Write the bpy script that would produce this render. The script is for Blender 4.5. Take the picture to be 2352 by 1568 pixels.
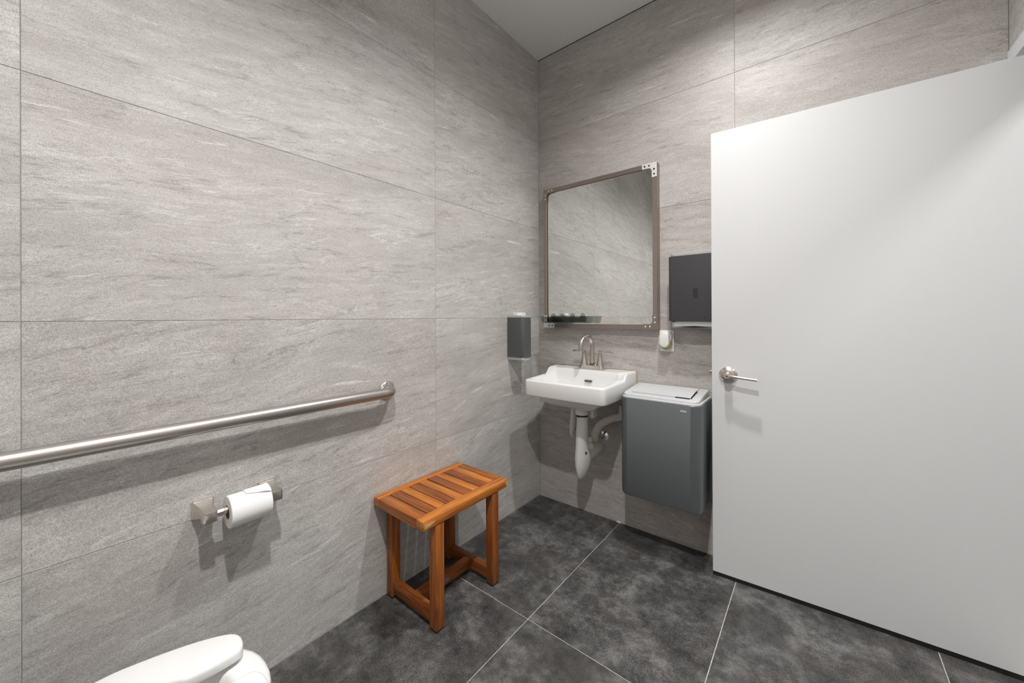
import bpy, bmesh, math, random
from mathutils import Vector, Matrix
random.seed(7)
for o in list(bpy.data.objects): bpy.data.objects.remove(o)
scene = bpy.context.scene
C = scene.collection
PI = math.pi

# ---------------------------------------------------------------- camera
cam_d = bpy.data.cameras.new('camera'); cam = bpy.data.objects.new('camera', cam_d); C.objects.link(cam)
cam_d.sensor_width = 36.0; cam_d.lens = 870.11*36.0/2352.0
cam_d.shift_x = 0.0; cam_d.shift_y = -(784-726.6)/2352.0
cam_d.clip_start = 0.02
YAW, PITCH, ROLL = -0.6787, 0.0016, -0.0043
def _cam():
    r = Vector((math.cos(YAW), -math.sin(YAW), 0)); f = Vector((math.sin(YAW), math.cos(YAW), 0)); u = Vector((0, 0, 1))
    f2 = f*math.cos(PITCH)+u*math.sin(PITCH); u2 = u*math.cos(PITCH)-f*math.sin(PITCH)
    r3 = r*math.cos(ROLL)+u2*math.sin(ROLL); u3 = u2*math.cos(ROLL)-r*math.sin(ROLL)
    m = Matrix((r3, u3, -f2)).transposed().to_4x4()
    m.translation = (1.4533, -2.0928, 1.19)
    return m
cam.matrix_world = _cam()
scene.camera = cam

# ---------------------------------------------------------------- world, exposure
w = bpy.data.worlds.new('world'); scene.world = w; w.use_nodes = True
w.node_tree.nodes['Background'].inputs[0].default_value = (0.8, 0.85, 0.9, 1)
w.node_tree.nodes['Background'].inputs[1].default_value = 0.05
vs = scene.view_settings
vs.view_transform = 'Standard'; vs.look = 'None'; vs.gamma = 1.0; vs.use_curve_mapping = False
vs.exposure = 0.36
LAMP_W = (21.0, 34.0)   # the two ceiling downlights
HALL_W = 15.0       # corridor lamp beyond the doorway
LAMP_COL = (1.0, 0.98, 0.962)

# ---------------------------------------------------------------- dimensions
W, H, REAR = 1.971, 2.909, -2.55
DOWNLIGHTS = [(1.15, -0.755), (1.27, -1.96)]

# ---------------------------------------------------------------- materials
MATS = {}
def mat(name, col, rough=0.5, metal=0.0, spec=0.5, **kw):
    m = bpy.data.materials.new(name); m.use_nodes = True
    b = m.node_tree.nodes['Principled BSDF']
    b.inputs['Base Color'].default_value = (*col, 1); b.inputs['Roughness'].default_value = rough
    b.inputs['Metallic'].default_value = metal; b.inputs['Specular IOR Level'].default_value = spec
    for k, v in kw.items(): b.inputs[k].default_value = v
    MATS[name] = m; return m
class NT:
    """tiny node-graph helper"""
    def __init__(s, m):
        s.t = m.node_tree; s.b = s.t.nodes['Principled BSDF']
    def n(s, typ, **kw):
        nd = s.t.nodes.new(typ)
        for k, v in kw.items(): setattr(nd, k, v)
        return nd
    def l(s, a, b): s.t.links.new(a, b)
    def coords(s, rand=True):
        tc = s.n('ShaderNodeTexCoord'); out = tc.outputs['Object']
        if rand:
            oi = s.n('ShaderNodeObjectInfo')
            mu = s.n('ShaderNodeVectorMath', operation='SCALE'); cv = s.n('ShaderNodeCombineXYZ')
            for i, f in enumerate((37.0, 11.0, 23.0)):
                q = s.n('ShaderNodeMath', operation='MULTIPLY'); q.inputs[1].default_value = f
                s.l(oi.outputs['Random'], q.inputs[0]); s.l(q.outputs[0], cv.inputs[i])
            ad = s.n('ShaderNodeVectorMath', operation='ADD'); s.l(out, ad.inputs[0]); s.l(cv.outputs[0], ad.inputs[1])
            s.t.nodes.remove(mu); out = ad.outputs[0]
        return out
    def map(s, v, scale=(1, 1, 1), rot=(0, 0, 0)):
        m = s.n('ShaderNodeMapping'); m.inputs['Scale'].default_value = scale; m.inputs['Rotation'].default_value = rot
        s.l(v, m.inputs['Vector']); return m.outputs[0]
    def noise(s, v, scale, detail=4, rough=0.55, dist=0.0):
        n = s.n('ShaderNodeTexNoise'); n.inputs['Scale'].default_value = scale; n.inputs['Detail'].default_value = detail
        n.inputs['Roughness'].default_value = rough; n.inputs['Distortion'].default_value = dist
        s.l(v, n.inputs['Vector']); return n.outputs['Fac']
    def ramp(s, f, pts, interp='LINEAR'):
        r = s.n('ShaderNodeValToRGB'); cr = r.color_ramp; cr.interpolation = interp
        while len(cr.elements) < len(pts): cr.elements.new(0.5)
        for e, (p, c) in zip(cr.elements, pts):
            e.position = p; e.color = (*c, 1) if len(c) == 3 else c
        s.l(f, r.inputs[0]); return r.outputs[0]
    def g(s, f, pts, interp='LINEAR'): return s.ramp(f, [(p, (c, c, c)) for p, c in pts], interp)
    def mix(s, fac, a, b, mode='MIX'):
        m = s.n('ShaderNodeMix', data_type='RGBA', blend_type=mode)
        if isinstance(fac, (int, float)): m.inputs[0].default_value = fac
        else: s.l(fac, m.inputs[0])
        for i, x in ((6, a), (7, b)):
            if isinstance(x, tuple): m.inputs[i].default_value = (*x, 1)
            else: s.l(x, m.inputs[i])
        return m.outputs[2]
    def math(s, op, a, b=None):
        m = s.n('ShaderNodeMath', operation=op)
        for i, x in ((0, a), (1, b)):
            if x is None: continue
            if isinstance(x, (int, float)): m.inputs[i].default_value = x
            else: s.l(x, m.inputs[i])
        return m.outputs[0]
    def bump(s, h, strength=0.3, dist=0.002):
        b = s.n('ShaderNodeBump'); b.inputs['Strength'].default_value = strength; b.inputs['Distance'].default_value = dist
        s.l(h, b.inputs['Height']); s.l(b.outputs[0], s.b.inputs['Normal'])

# stone-look porcelain wall tile: streaks run along the tile's local X
def make_stone(name, tilt, k=(1, 1, 1)):
    m = mat(name, (0.4, 0.39, 0.37), 0.42, spec=0.45); t = NT(m)
    v = t.coords()
    v = t.map(v, rot=(0, tilt, 0))
    warp = t.noise(t.map(v, (1, 1, 1.6)), 1.3, 2, 0.5)
    wz = t.math('MULTIPLY', t.math('SUBTRACT', warp, 0.5), 0.16)
    cz = t.n('ShaderNodeCombineXYZ'); t.l(wz, cz.inputs[2])
    ad = t.n('ShaderNodeVectorMath', operation='ADD'); t.l(v, ad.inputs[0]); t.l(cz.outputs[0], ad.inputs[1]); v = ad.outputs[0]
    broad = t.noise(t.map(v, (0.8, 1, 3.0)), 1.7, 5, 0.55, 0.15)
    streak = t.noise(t.map(v, (1.0, 1, 5.5)), 7.0, 9, 0.66, 0.12)
    fine = t.noise(t.map(v, (1.0, 1, 2.4)), 100.0, 6, 0.80, 0.3)
    crack = t.noise(t.map(v, (1.0, 1, 3.4)), 20.0, 10, 0.76, 0.7)
    grain = t.noise(v, 430.0, 2, 0.6)
    vein = t.noise(t.map(v, (0.7, 1, 4.2)), 1.9, 9, 0.62, 0.25)
    vein2 = t.noise(t.map(v, (0.8, 1, 5.0)), 2.6, 8, 0.60, 0.2)
    fleck = t.noise(t.map(v, (1.0, 1, 11.0)), 4.6, 5, 0.5, 0.1)
    tint = t.noise(v, 2.1, 2, 0.5)
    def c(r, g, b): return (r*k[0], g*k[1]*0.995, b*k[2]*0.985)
    base = t.mix(t.g(broad, [(0.32, 0), (0.68, 1)]), c(0.490, 0.475, 0.458), c(0.650, 0.640, 0.622))
    base = t.mix(t.g(tint, [(0.45, 0), (0.75, 0.5)]), base, c(0.580, 0.538, 0.515))
    base = t.mix(t.g(streak, [(0.34, 0.30), (0.50, 0.0)]), base, c(0.385, 0.368, 0.350))
    base = t.mix(t.g(streak, [(0.52, 0.0), (0.70, 0.55)]), base, c(0.74, 0.73, 0.715))
    vm = t.g(vein, [(0.487, 0), (0.498, 0.62), (0.503, 0.4), (0.511, 0)])
    vm = t.math('MULTIPLY', vm, t.g(streak, [(0.44, 1), (0.56, 0.05)]))
    base = t.mix(vm, base, c(0.270, 0.252, 0.236))
    vw = t.g(vein2, [(0.488, 0), (0.499, 0.8), (0.512, 0)])
    vw = t.math('MULTIPLY', vw, t.g(broad, [(0.46, 0.0), (0.60, 0.9)]))
    base = t.mix(vw, base, c(0.84, 0.835, 0.825))
    base = t.mix(t.g(fleck, [(0.67, 0), (0.72, 0.8)]), base, c(0.84, 0.835, 0.825))
    base = t.mix(t.g(crack, [(0.33, 0.42), (0.44, 0.0)]), base, c(0.310, 0.292, 0.276))
    base = t.mix(t.g(crack, [(0.56, 0.0), (0.70, 0.45)]), base, c(0.80, 0.79, 0.775))
    base = t.mix(t.g(fine, [(0.32, 0.72), (0.46, 0.0)]), base, c(0.300, 0.284, 0.268))
    base = t.mix(t.g(fine, [(0.54, 0.0), (0.70, 0.5)]), base, c(0.82, 0.81, 0.795))
    base = t.mix(0.50, base, t.mix(1.0, base, t.g(grain, [(0.3, 0.35), (0.7, 1.35)]), 'MULTIPLY'))
    t.l(base, t.b.inputs['Base Color'])
    t.l(t.g(streak, [(0.3, 0.40), (0.7, 0.28)]), t.b.inputs['Roughness'])
    h = t.math('ADD', t.math('MULTIPLY', fine, 0.8), t.math('ADD', t.math('MULTIPLY', streak, 1.0), t.math('MULTIPLY', grain, 0.25)))
    t.bump(h, 0.35, 0.0025)
    return m
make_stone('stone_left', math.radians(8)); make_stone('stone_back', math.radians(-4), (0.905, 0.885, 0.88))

m = mat('floor_tile', (0.06, 0.06, 0.06), 0.5, spec=0.4); t = NT(m)
v = t.coords()
cl = t.noise(v, 7.0, 6, 0.62, 0.3); c2 = t.noise(v, 26.0, 5, 0.65); gr = t.noise(v, 330.0, 2, 0.6); ti = t.noise(v, 5.0, 2)
f = t.math('ADD', t.math('MULTIPLY', cl, 0.62), t.math('MULTIPLY', c2, 0.38))
base = t.ramp(f, [(0.37, (0.026, 0.026, 0.0255)), (0.50, (0.073, 0.0715, 0.070)), (0.64, (0.185, 0.182, 0.178))])
base = t.mix(t.g(ti, [(0.5, 0), (0.8, 0.5)]), base, (0.072, 0.06, 0.05))
base = t.mix(t.g(gr, [(0.28, 0.75), (0.5, 0.0)]), base, (0.010, 0.010, 0.010))
base = t.mix(t.g(gr, [(0.55, 0.0), (0.78, 0.55)]), base, (0.24, 0.235, 0.23))
t.l(base, t.b.inputs['Base Color']); t.bump(gr, 0.15, 0.001)
t.l(t.g(cl, [(0.3, 0.55), (0.7, 0.42)]), t.b.inputs['Roughness'])

def speckled(name, col, rough, amount=0.12, scale=300, metal=0.0, spec=0.5, bump=0.0):
    m = mat(name, col, rough, metal, spec); t = NT(m)
    v = t.coords(False); n = t.noise(v, scale, 3, 0.6)
    t.l(t.mix(t.g(n, [(0.3, 0), (0.7, 1)]), tuple(c*(1-amount) for c in col), tuple(min(1, c*(1+amount)) for c in col)), t.b.inputs['Base Color'])
    if bump: t.bump(n, bump, 0.001)
    return m
speckled('grout_wall', (0.33, 0.325, 0.32), 0.9)
speckled('grout_floor', (0.50, 0.49, 0.47), 0.9, 0.25, 60)
speckled('ceiling_paint', (0.80, 0.81, 0.815), 0.85, 0.03, 160, bump=0.05)
speckled('hall_paint', (0.75, 0.74, 0.72), 0.8, 0.03)
m = mat('door_paint', (0.72, 0.725, 0.73), 0.42, spec=0.4); t = NT(m)
v = t.coords(False); n = t.noise(t.map(v, (1, 1, 6)), 90, 4, 0.6)
t.l(t.mix(t.g(n, [(0.3, 0), (0.7, 1)]), (0.665, 0.672, 0.678), (0.690, 0.697, 0.703)), t.b.inputs['Base Color']); t.bump(n, 0.06, 0.0008)
speckled('frame_paint', (0.72, 0.73, 0.75), 0.45, 0.03)
def plain_metal(name, col, rough):
    m = mat(name, col, rough, 1.0); t = NT(m)
    n = t.noise(t.coords(False), 6, 2, 0.5)
    t.l(t.mix(n, tuple(c*0.985 for c in col), tuple(min(1, c*1.015) for c in col)), t.b.inputs['Base Color'])
def brushed(name, col, rough, axis=(1, 1, 60), rv=0.1):
    m = mat(name, col, rough, 1.0); t = NT(m)
    n = t.noise(t.map(t.coords(False), axis), 18, 4, 0.6)
    t.l(t.g(n, [(0.3, max(0.04, rough-rv)), (0.7, rough+rv)]), t.b.inputs['Roughness'])
    t.l(t.mix(n, tuple(c*0.96 for c in col), tuple(min(1, c*1.04) for c in col)), t.b.inputs['Base Color'])
    return m
plain_metal('nickel', (0.68, 0.635, 0.585), 0.27)
brushed('steel_bar', (0.50, 0.465, 0.44), 0.37, (60, 1.5, 60), 0.05)
brushed('steel_frame', (0.40, 0.345, 0.30), 0.40, (4, 4, 4), 0.03)
brushed('steel_lit', (0.95, 0.945, 0.93), 0.5, (4, 4, 4), 0.03)  # near-white colour carries the light reflected by two mirror corner plates
brushed('chrome', (0.85, 0.85, 0.86), 0.08, (5, 5, 5), 0.03)
mat('mirror_glass', (0.88, 0.905, 0.885), 0.0, 1.0)
speckled('brass', (0.45, 0.36, 0.18), 0.4, 0.1, 50, 1.0)
speckled('porcelain', (0.80, 0.80, 0.795), 0.12, 0.008, 20, spec=0.55)
speckled('seat_plastic', (0.80, 0.80, 0.795), 0.22, 0.008, 20)
speckled('white_plastic', (0.82, 0.82, 0.81), 0.35, 0.02, 40)
speckled('cover_plastic', (0.80, 0.79, 0.77), 0.38, 0.03, 40)
speckled('old_cover', (0.66, 0.60, 0.56), 0.55, 0.12, 60)
speckled('slot_shadow', (0.09, 0.075, 0.06), 0.6, 0.2, 60)
speckled('caulk', (0.42, 0.34, 0.26), 0.8, 0.3, 70)
speckled('black_rubber', (0.012, 0.012, 0.012), 0.6, 0.2)
speckled('bin_grey', (0.135, 0.150, 0.158), 0.34, 0.06, 500, 0.25, spec=0.6)
speckled('dispenser_dark', (0.045, 0.045, 0.048), 0.5, 0.25, 420, bump=0.1)
speckled('dispenser_grey', (0.085, 0.090, 0.093), 0.36, 0.08, 420)
speckled('light_grey_plastic', (0.58, 0.59, 0.60), 0.35, 0.02, 40)
speckled('cap_grey', (0.46, 0.47, 0.46), 0.4, 0.03, 40)
speckled('paper', (0.90, 0.90, 0.89), 0.9, 0.02, 200, bump=0.2)
speckled('cardboard', (0.30, 0.18, 0.09), 0.85, 0.2, 80)
speckled('print_white', (0.85, 0.85, 0.85), 0.5, 0.02)
speckled('print_grey', (0.35, 0.36, 0.36), 0.5, 0.02)
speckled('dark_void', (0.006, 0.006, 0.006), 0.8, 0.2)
speckled('red_black', (0.03, 0.010, 0.012), 0.4, 0.4, 60)
speckled('plaque', (0.30, 0.30, 0.31), 0.35, 0.1, 90, 0.7)
speckled('water', (0.75, 0.75, 0.72), 0.05, 0.02)
m = mat('yellow_oil', (0.85, 0.72, 0.18), 0.15, **{'Transmission Weight': 0.6}); t = NT(m)
t.l(t.mix(t.noise(t.coords(False), 60), (0.8, 0.66, 0.12), (0.9, 0.82, 0.4)), t.b.inputs['Base Color'])
def clear_plastic(name, tintc):
    m = bpy.data.materials.new(name); m.use_nodes = True; nt = m.node_tree; nt.nodes.clear()
    out = nt.nodes.new('ShaderNodeOutputMaterial'); mx = nt.nodes.new('ShaderNodeMixShader')
    tr = nt.nodes.new('ShaderNodeBsdfTransparent'); gl = nt.nodes.new('ShaderNodeBsdfGlossy'); fr = nt.nodes.new('ShaderNodeLayerWeight')
    ns = nt.nodes.new('ShaderNodeTexNoise'); ns.inputs['Scale'].default_value = 40
    rp = nt.nodes.new('ShaderNodeValToRGB'); rp.color_ramp.elements[0].color = (*[c*0.8 for c in tintc], 1); rp.color_ramp.elements[1].color = (*tintc, 1)
    nt.links.new(ns.outputs['Fac'], rp.inputs[0]); nt.links.new(rp.outputs[0], tr.inputs[0])
    fr.inputs['Blend'].default_value = 0.12; gl.inputs['Roughness'].default_value = 0.06
    nt.links.new(fr.outputs['Facing'], mx.inputs[0]); nt.links.new(tr.outputs[0], mx.inputs[1]); nt.links.new(gl.outputs[0], mx.inputs[2])
    nt.links.new(mx.outputs[0], out.inputs[0]); MATS[name] = m
clear_plastic('clear_plastic', (0.93, 0.95, 0.94)); clear_plastic('smoke_plastic', (0.76, 0.77, 0.79))
def wood(name, c1, c2, c3):
    m = mat(name, c1, 0.34, spec=0.45); t = NT(m); v = t.coords()
    g1 = t.noise(t.map(v, (1.2, 16, 16)), 3.0, 6, 0.65, 0.6); g2 = t.noise(t.map(v, (2.0, 60, 60)), 4.0, 4, 0.6); g3 = t.noise(t.map(v, (1, 5, 5)), 2.5, 2)
    b = t.ramp(g1, [(0.34, c3), (0.5, c1), (0.66, c2)])
    b = t.mix(t.g(g2, [(0.33, 0.55), (0.5, 0.0)]), b, c3)
    b = t.mix(t.g(g3, [(0.5, 0.0), (0.75, 0.45)]), b, c2)
    t.l(b, t.b.inputs['Base Color']); t.l(t.g(g2, [(0.3, 0.42), (0.7, 0.28)]), t.b.inputs['Roughness']); t.bump(g2, 0.15, 0.0006)
wood('teak_orange', (0.50, 0.165, 0.026), (0.62, 0.235, 0.045), (0.30, 0.080, 0.012))
wood('teak_mid', (0.37, 0.112, 0.020), (0.48, 0.160, 0.028), (0.19, 0.048, 0.010))
wood('teak_dark', (0.265, 0.075, 0.016), (0.37, 0.112, 0.022), (0.13, 0.034, 0.009))
wood('teak_raw', (0.66, 0.42, 0.18), (0.74, 0.52, 0.27), (0.50, 0.26, 0.08))
m = mat('lamp_lens', (0.9, 0.9, 0.88), 0.4); b = m.node_tree.nodes['Principled BSDF']
b.inputs['Emission Color'].default_value = (1, 0.96, 0.9, 1); b.inputs['Emission Strength'].default_value = 6.0

# ---------------------------------------------------------------- mesh helpers
def finish(name, bm, material, parent=None, loc=None, rot=None, smooth=35):
    bmesh.ops.recalc_face_normals(bm, faces=bm.faces)
    me = bpy.data.meshes.new(name); bm.to_mesh(me); bm.free()
    me.materials.append(MATS[material])
    if smooth:
        for p in me.polygons: p.use_smooth = True
        me.set_sharp_from_angle(angle=math.radians(smooth))
    return link(name, me, parent, loc, rot)
def link(name, me, parent=None, loc=None, rot=None):
    o = bpy.data.objects.new(name, me); C.objects.link(o)
    if parent: o.parent = parent
    if loc: o.location = loc
    if rot: o.rotation_euler = rot
    return o
def empty(name, loc, label, cat, group=None, rotz=0):
    o = bpy.data.objects.new(name, None); C.objects.link(o); o.location = loc; o.rotation_euler = (0, 0, rotz)
    o.empty_display_size = 0.05
    return tag(o, label, cat, group)
def tag(o, label, cat, group=None, kind=None):
    o['label'] = label; o['category'] = cat
    if group: o['group'] = group
    if kind: o['kind'] = kind
    return o
def box(bm, x0, x1, y0, y1, z0, z1, bev=0, seg=2):
    r = bmesh.ops.create_cube(bm, size=1.0)
    vs = r['verts']
    for v in vs:
        v.co = Vector(((x0+x1)/2+v.co.x*(x1-x0), (y0+y1)/2+v.co.y*(y1-y0), (z0+z1)/2+v.co.z*(z1-z0)))
    if bev:
        es = list({e for v in vs for e in v.link_edges})
        bmesh.ops.bevel(bm, geom=es, offset=bev, segments=seg, profile=0.5, affect='EDGES')
    return bm
def nb(): return bmesh.new()
def bx(name, x0, x1, y0, y1, z0, z1, material, parent=None, bev=0, seg=2, rel=None):
    """box given in world coordinates, made relative to rel (the parent's location)"""
    r = Vector(rel) if rel else (Vector(parent.location) if parent else Vector((0, 0, 0)))
    bm = nb(); box(bm, x0-r.x, x1-r.x, y0-r.y, y1-r.y, z0-r.z, z1-r.z, bev, seg)
    return finish(name, bm, material, parent)
def loft(bm, rings, cap0=True, cap1=True, closed=True):
    V = [[bm.verts.new(p) for p in r] for r in rings]
    n = len(V[0])
    for a, b in zip(V[:-1], V[1:]):
        for i in range(n if closed else n-1):
            j = (i+1) % n
            bm.faces.new((a[i], a[j], b[j], b[i]))
    if cap0: bm.faces.new(list(reversed(V[0])))
    if cap1: bm.faces.new(V[-1])
    return V
def frame_at(t):
    t = t.normalized(); up = Vector((0, 0, 1)) if abs(t.z) < 0.95 else Vector((0, 1, 0))
    a = t.cross(up).normalized(); return a, a.cross(t).normalized()
def tube(bm, pts, rad, n=20, flat=1.0, caps=True):
    pts = [Vector(p) for p in pts]
    if not hasattr(rad, '__len__'): rad = [rad]*len(pts)
    rings = []; prev = None
    for i, p in enumerate(pts):
        t = (pts[min(i+1, len(pts)-1)]-pts[max(i-1, 0)]).normalized()
        if prev is None: a, b = frame_at(t)
        else:
            a = (prev-t*prev.dot(t)).normalized(); b = t.cross(a).normalized()
        prev = a
        rings.append([p+(a*math.cos(2*PI*k/n)+b*math.sin(2*PI*k/n)*flat)*rad[i] for k in range(n)])
    loft(bm, rings, caps, caps)
def lathe(bm, prof, origin, axis, n=32, cap0=True, cap1=True):
    """prof = [(radius, distance along axis)]"""
    ax = Vector(axis).normalized(); a, b = frame_at(ax); o = Vector(origin)
    loft(bm, [[o+ax*d+(a*math.cos(2*PI*k/n)+b*math.sin(2*PI*k/n))*r for k in range(n)] for r, d in prof], cap0, cap1)
def smoothpath(pts, it=3):
    """Chaikin corner cutting, end points kept"""
    P = [Vector(p) for p in pts]
    for _ in range(it):
        Q = [P[0]]
        for a, b in zip(P[:-1], P[1:]): Q += [a*0.75+b*0.25, a*0.25+b*0.75]
        Q.append(P[-1]); P = Q
    return P
def rrect(x0, x1, y0, y1, radii, seg=8):
    """rounded rectangle, radii for corners (x0y0, x1y0, x1y1, x0y1), counter-clockwise"""
    out = []
    for (cx, cy, a0), r in zip(((x0, y0, PI), (x1, y0, 1.5*PI), (x1, y1, 0), (x0, y1, 0.5*PI)), radii):
        ox = cx+(r if cx == x0 else -r); oy = cy+(r if cy == y0 else -r)
        for k in range(seg+1):
            a = a0+k*PI/2/seg; out.append((ox+r*math.cos(a), oy+r*math.sin(a)))
    return out
def prism(bm, poly, axis, d0, d1, bev=0, seg=2):
    """extrude a 2D polygon; axis 'x': poly=(y,z), 'y': (x,z), 'z': (x,y)"""
    def P(u, v, d): return {'x': (d, u, v), 'y': (u, d, v), 'z': (u, v, d)}[axis]
    a = [bm.verts.new(P(u, v, d0)) for u, v in poly]; b = [bm.verts.new(P(u, v, d1)) for u, v in poly]
    n = len(poly); f0 = bm.faces.new(a); f1 = bm.faces.new(list(reversed(b)))
    for i in range(n):
        j = (i+1) % n; bm.faces.new((a[j], a[i], b[i], b[j]))
    if bev:
        es = list({e for f in (f0, f1) for e in f.edges})
        bmesh.ops.bevel(bm, geom=es, offset=bev, segments=seg, profile=0.5, affect='EDGES')
def text_mesh(body, size, name, material, parent, loc, rot, extrude=0.0004):
    cu = bpy.data.curves.new(name, 'FONT'); cu.body = body; cu.size = size; cu.extrude = extrude; cu.offset = size*0.02
    cu.align_x = 'CENTER'; cu.align_y = 'CENTER'
    tmp = bpy.data.objects.new('tmp', cu); C.objects.link(tmp)
    dg = bpy.context.evaluated_depsgraph_get(); me = bpy.data.meshes.new_from_object(tmp.evaluated_get(dg))
    bpy.data.objects.remove(tmp); me.materials.clear(); me.materials.append(MATS[material]); me.name = name
    return link(name, me, parent, loc, rot)

# ---------------------------------------------------------------- room shell
def structure(o, label, cat): return tag(o, label, cat, kind='structure')
TT, GAP, GROUT = 0.008, 0.0016, 0.0011     # tile thickness, joint, grout recess
tile_cache = {}
def tile_mesh(w, h, material, name='tile', gap=GAP):
    k = (round(w, 4), round(h, 4), material)
    if k not in tile_cache:
        bm = nb(); box(bm, -w/2+gap/2, w/2-gap/2, 0, TT, -h/2+gap/2, h/2-gap/2, 0.0006, 1)
        bmesh.ops.recalc_face_normals(bm, faces=bm.faces)
        me = bpy.data.meshes.new(name); bm.to_mesh(me); bm.free(); me.materials.append(MATS[material]); tile_cache[k] = me
    return tile_cache[k]
ROWS = [0.0, 0.589, 1.184, 1.774, 2.362, H]
def wall_tiles(parent, cols, material, place, rot, hole=None):
    """place(u, z) -> world position of a tile centre (front face at local y=0)"""
    for u0, u1 in zip(cols[:-1], cols[1:]):
        for z0, z1 in zip(ROWS[:-1], ROWS[1:]):
            rects = [(u0, u1, z0, z1)]
            if hole:
                h0, h1, hz = hole
                rects = []
                if z0 >= hz or u1 <= h0 or u0 >= h1: rects = [(u0, u1, z0, z1)]
                else:
                    if u0 < h0: rects.append((u0, h0, z0, z1))
                    if u1 > h1: rects.append((h1, u1, z0, z1))
                    if z1 > hz: rects.append((max(u0, h0), min(u1, h1), hz, z1))
            for a, b, c, d in rects:
                if b-a < 0.004 or d-c < 0.004: continue
                link('tile', tile_mesh(b-a, d-c, material), parent, place((a+b)/2, (c+d)/2), rot)
fl = structure(bx('floor', -0.1, W+0.18, REAR-0.1, 0.1, -0.1, -0.0018, 'grout_floor'), 'dark grey mottled tile floor with thin pale grout lines', 'floor')
FX = [0.0, 0.5586, 1.1634, 1.7815, W]; FY = [0.0, -0.892, -2.111, REAR]
for a, b in zip(FX[:-1], FX[1:]):
    for c, d in zip(FY[:-1], FY[1:]):
        bm = nb(); w2, h2 = (b-a)/2-0.0016, (c-d)/2-0.0016
        box(bm, -w2, w2, -h2, h2, -0.009, 0, 0.0006, 1)
        finish('tile', bm, 'floor_tile', fl, ((a+b)/2, (c+d)/2, 0), smooth=0)
wl = structure(bx('wall_left', -0.1, -GROUT, REAR-0.1, 0.1, -0.1, H+0.15, 'grout_wall'), 'left wall of large grey stone-look tiles behind the grab bar', 'wall')
wall_tiles(wl, [0.0, 0.8854, 2.1244, -REAR], 'stone_left', lambda u, z: (0, -u, z), (0, 0, PI/2))
wb = structure(bx('wall_back', -0.1, W+0.1, GROUT, 0.1, -0.1, H+0.15, 'grout_wall'), 'grey stone-look tiled wall behind the sink and mirror', 'wall')
wall_tiles(wb, [0.0, 1.1473, W], 'stone_back', lambda u, z: (u, 0, z), (0, 0, 0))
structure(bx('shade_strip', 0.0, W, -0.0012, -0.0002, H-0.0042, H-0.0002, 'dark_void'), 'thin black strip painted as shade in the reveal between the back wall tiles and the ceiling', 'reveal')  # black strip on the tile face stands in for the shaded ceiling gap
we = structure(bx('wall_rear', -0.1, W+0.1, REAR-0.1, REAR-GROUT, -0.1, H+0.15, 'grout_wall'), 'grey tiled wall behind the toilet tank', 'wall')
wall_tiles(we, [0.0, 0.82, W], 'stone_back', lambda u, z: (W-u, REAR, z), (0, 0, PI))
# right wall with the doorway
DY0, DY1, DZ = -0.044, -1.035, 2.045          # clear opening
bm = nb()
box(bm, W+GROUT, W+0.16, DY0+0.04, 0.1, -0.1, H+0.15); box(bm, W+GROUT, W+0.16, REAR-0.1, DY1-0.04, -0.1, H+0.15)
box(bm, W+GROUT, W+0.16, DY1-0.04, DY0+0.04, DZ+0.04, H+0.15)
wr = structure(finish('wall_right', bm, 'grout_wall', smooth=0), 'grey tiled wall holding the doorway, at the right edge', 'wall')
wall_tiles(wr, [0.0, 0.75, 1.95, -REAR], 'stone_left', lambda u, z: (W, -u, z), (0, 0, -PI/2), hole=(-DY0-0.045, -DY1+0.045, DZ+0.05))
# ceiling with two round cut-outs
bm = nb(); edges = []
def loop(pts):
    V = [bm.verts.new(p) for p in pts]
    for i in range(len(V)): edges.append(bm.edges.new((V[i], V[(i+1) % len(V)])))
loop([(-0.05, REAR-0.05, H), (W+0.05, REAR-0.05, H), (W+0.05, 0.05, H), (-0.05, 0.05, H)])
for x, y in DOWNLIGHTS: loop([(x+0.056*math.cos(-2*PI*k/32), y+0.056*math.sin(-2*PI*k/32), H) for k in range(32)])
bmesh.ops.triangle_fill(bm, use_beauty=True, use_dissolve=False, edges=edges)
for f in bm.faces:
    if f.normal.z > 0: f.normal_flip()
me = bpy.data.meshes.new('ceiling'); bm.to_mesh(me); bm.free(); me.materials.append(MATS['ceiling_paint'])
structure(link('ceiling', me), 'plain pale grey painted ceiling', 'ceiling')

bm = nb(); prism(bm, [(0.538, 0.0005), (0.566, 0.0005), (0.563, 0.006), (0.556, 0.0045), (0.551, 0.009), (0.544, 0.007)], 'y', -0.006, -0.0003)
finish('caulk_chip', bm, 'white_plastic', wb)['label'] = 'small white blob of caulk at the floor joint'
# downlights (their light lives here)
for i, (x, y) in enumerate(DOWNLIGHTS):
    d = empty('downlight', (x, y, H), ('round recessed ceiling downlight above the door and sink', 'round recessed ceiling downlight above the toilet end of the room')[i], 'downlight', 'recessed ceiling downlights')
    bm = nb(); lathe(bm, [(0.054, 0.0), (0.054, 0.004), (0.058, 0.006), (0.070, 0.003), (0.071, 0.0)], (0, 0, 0), (0, 0, -1), 40, False, False); finish('trim_ring', bm, 'white_plastic', d)
    bm = nb(); lathe(bm, [(0.055, 0.0), (0.052, 0.038), (0.001, 0.038)], (0, 0, 0), (0, 0, 1), 40, False, True); finish('housing', bm, 'white_plastic', d)
    bm = nb(); lathe(bm, [(0.047, 0.033), (0.047, 0.035)], (0, 0, 0), (0, 0, 1), 40); finish('lens', bm, 'lamp_lens', d)
    ld = bpy.data.lights.new('downlight_lamp', 'AREA'); ld.shape = 'DISK'; ld.size = 0.085; ld.energy = LAMP_W[i]; ld.color = LAMP_COL; ld.spread = math.radians(165)
    lo = bpy.data.objects.new('downlight_lamp', ld); C.objects.link(lo); lo.parent = d; lo.location = (0, 0, 0.030)

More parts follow.
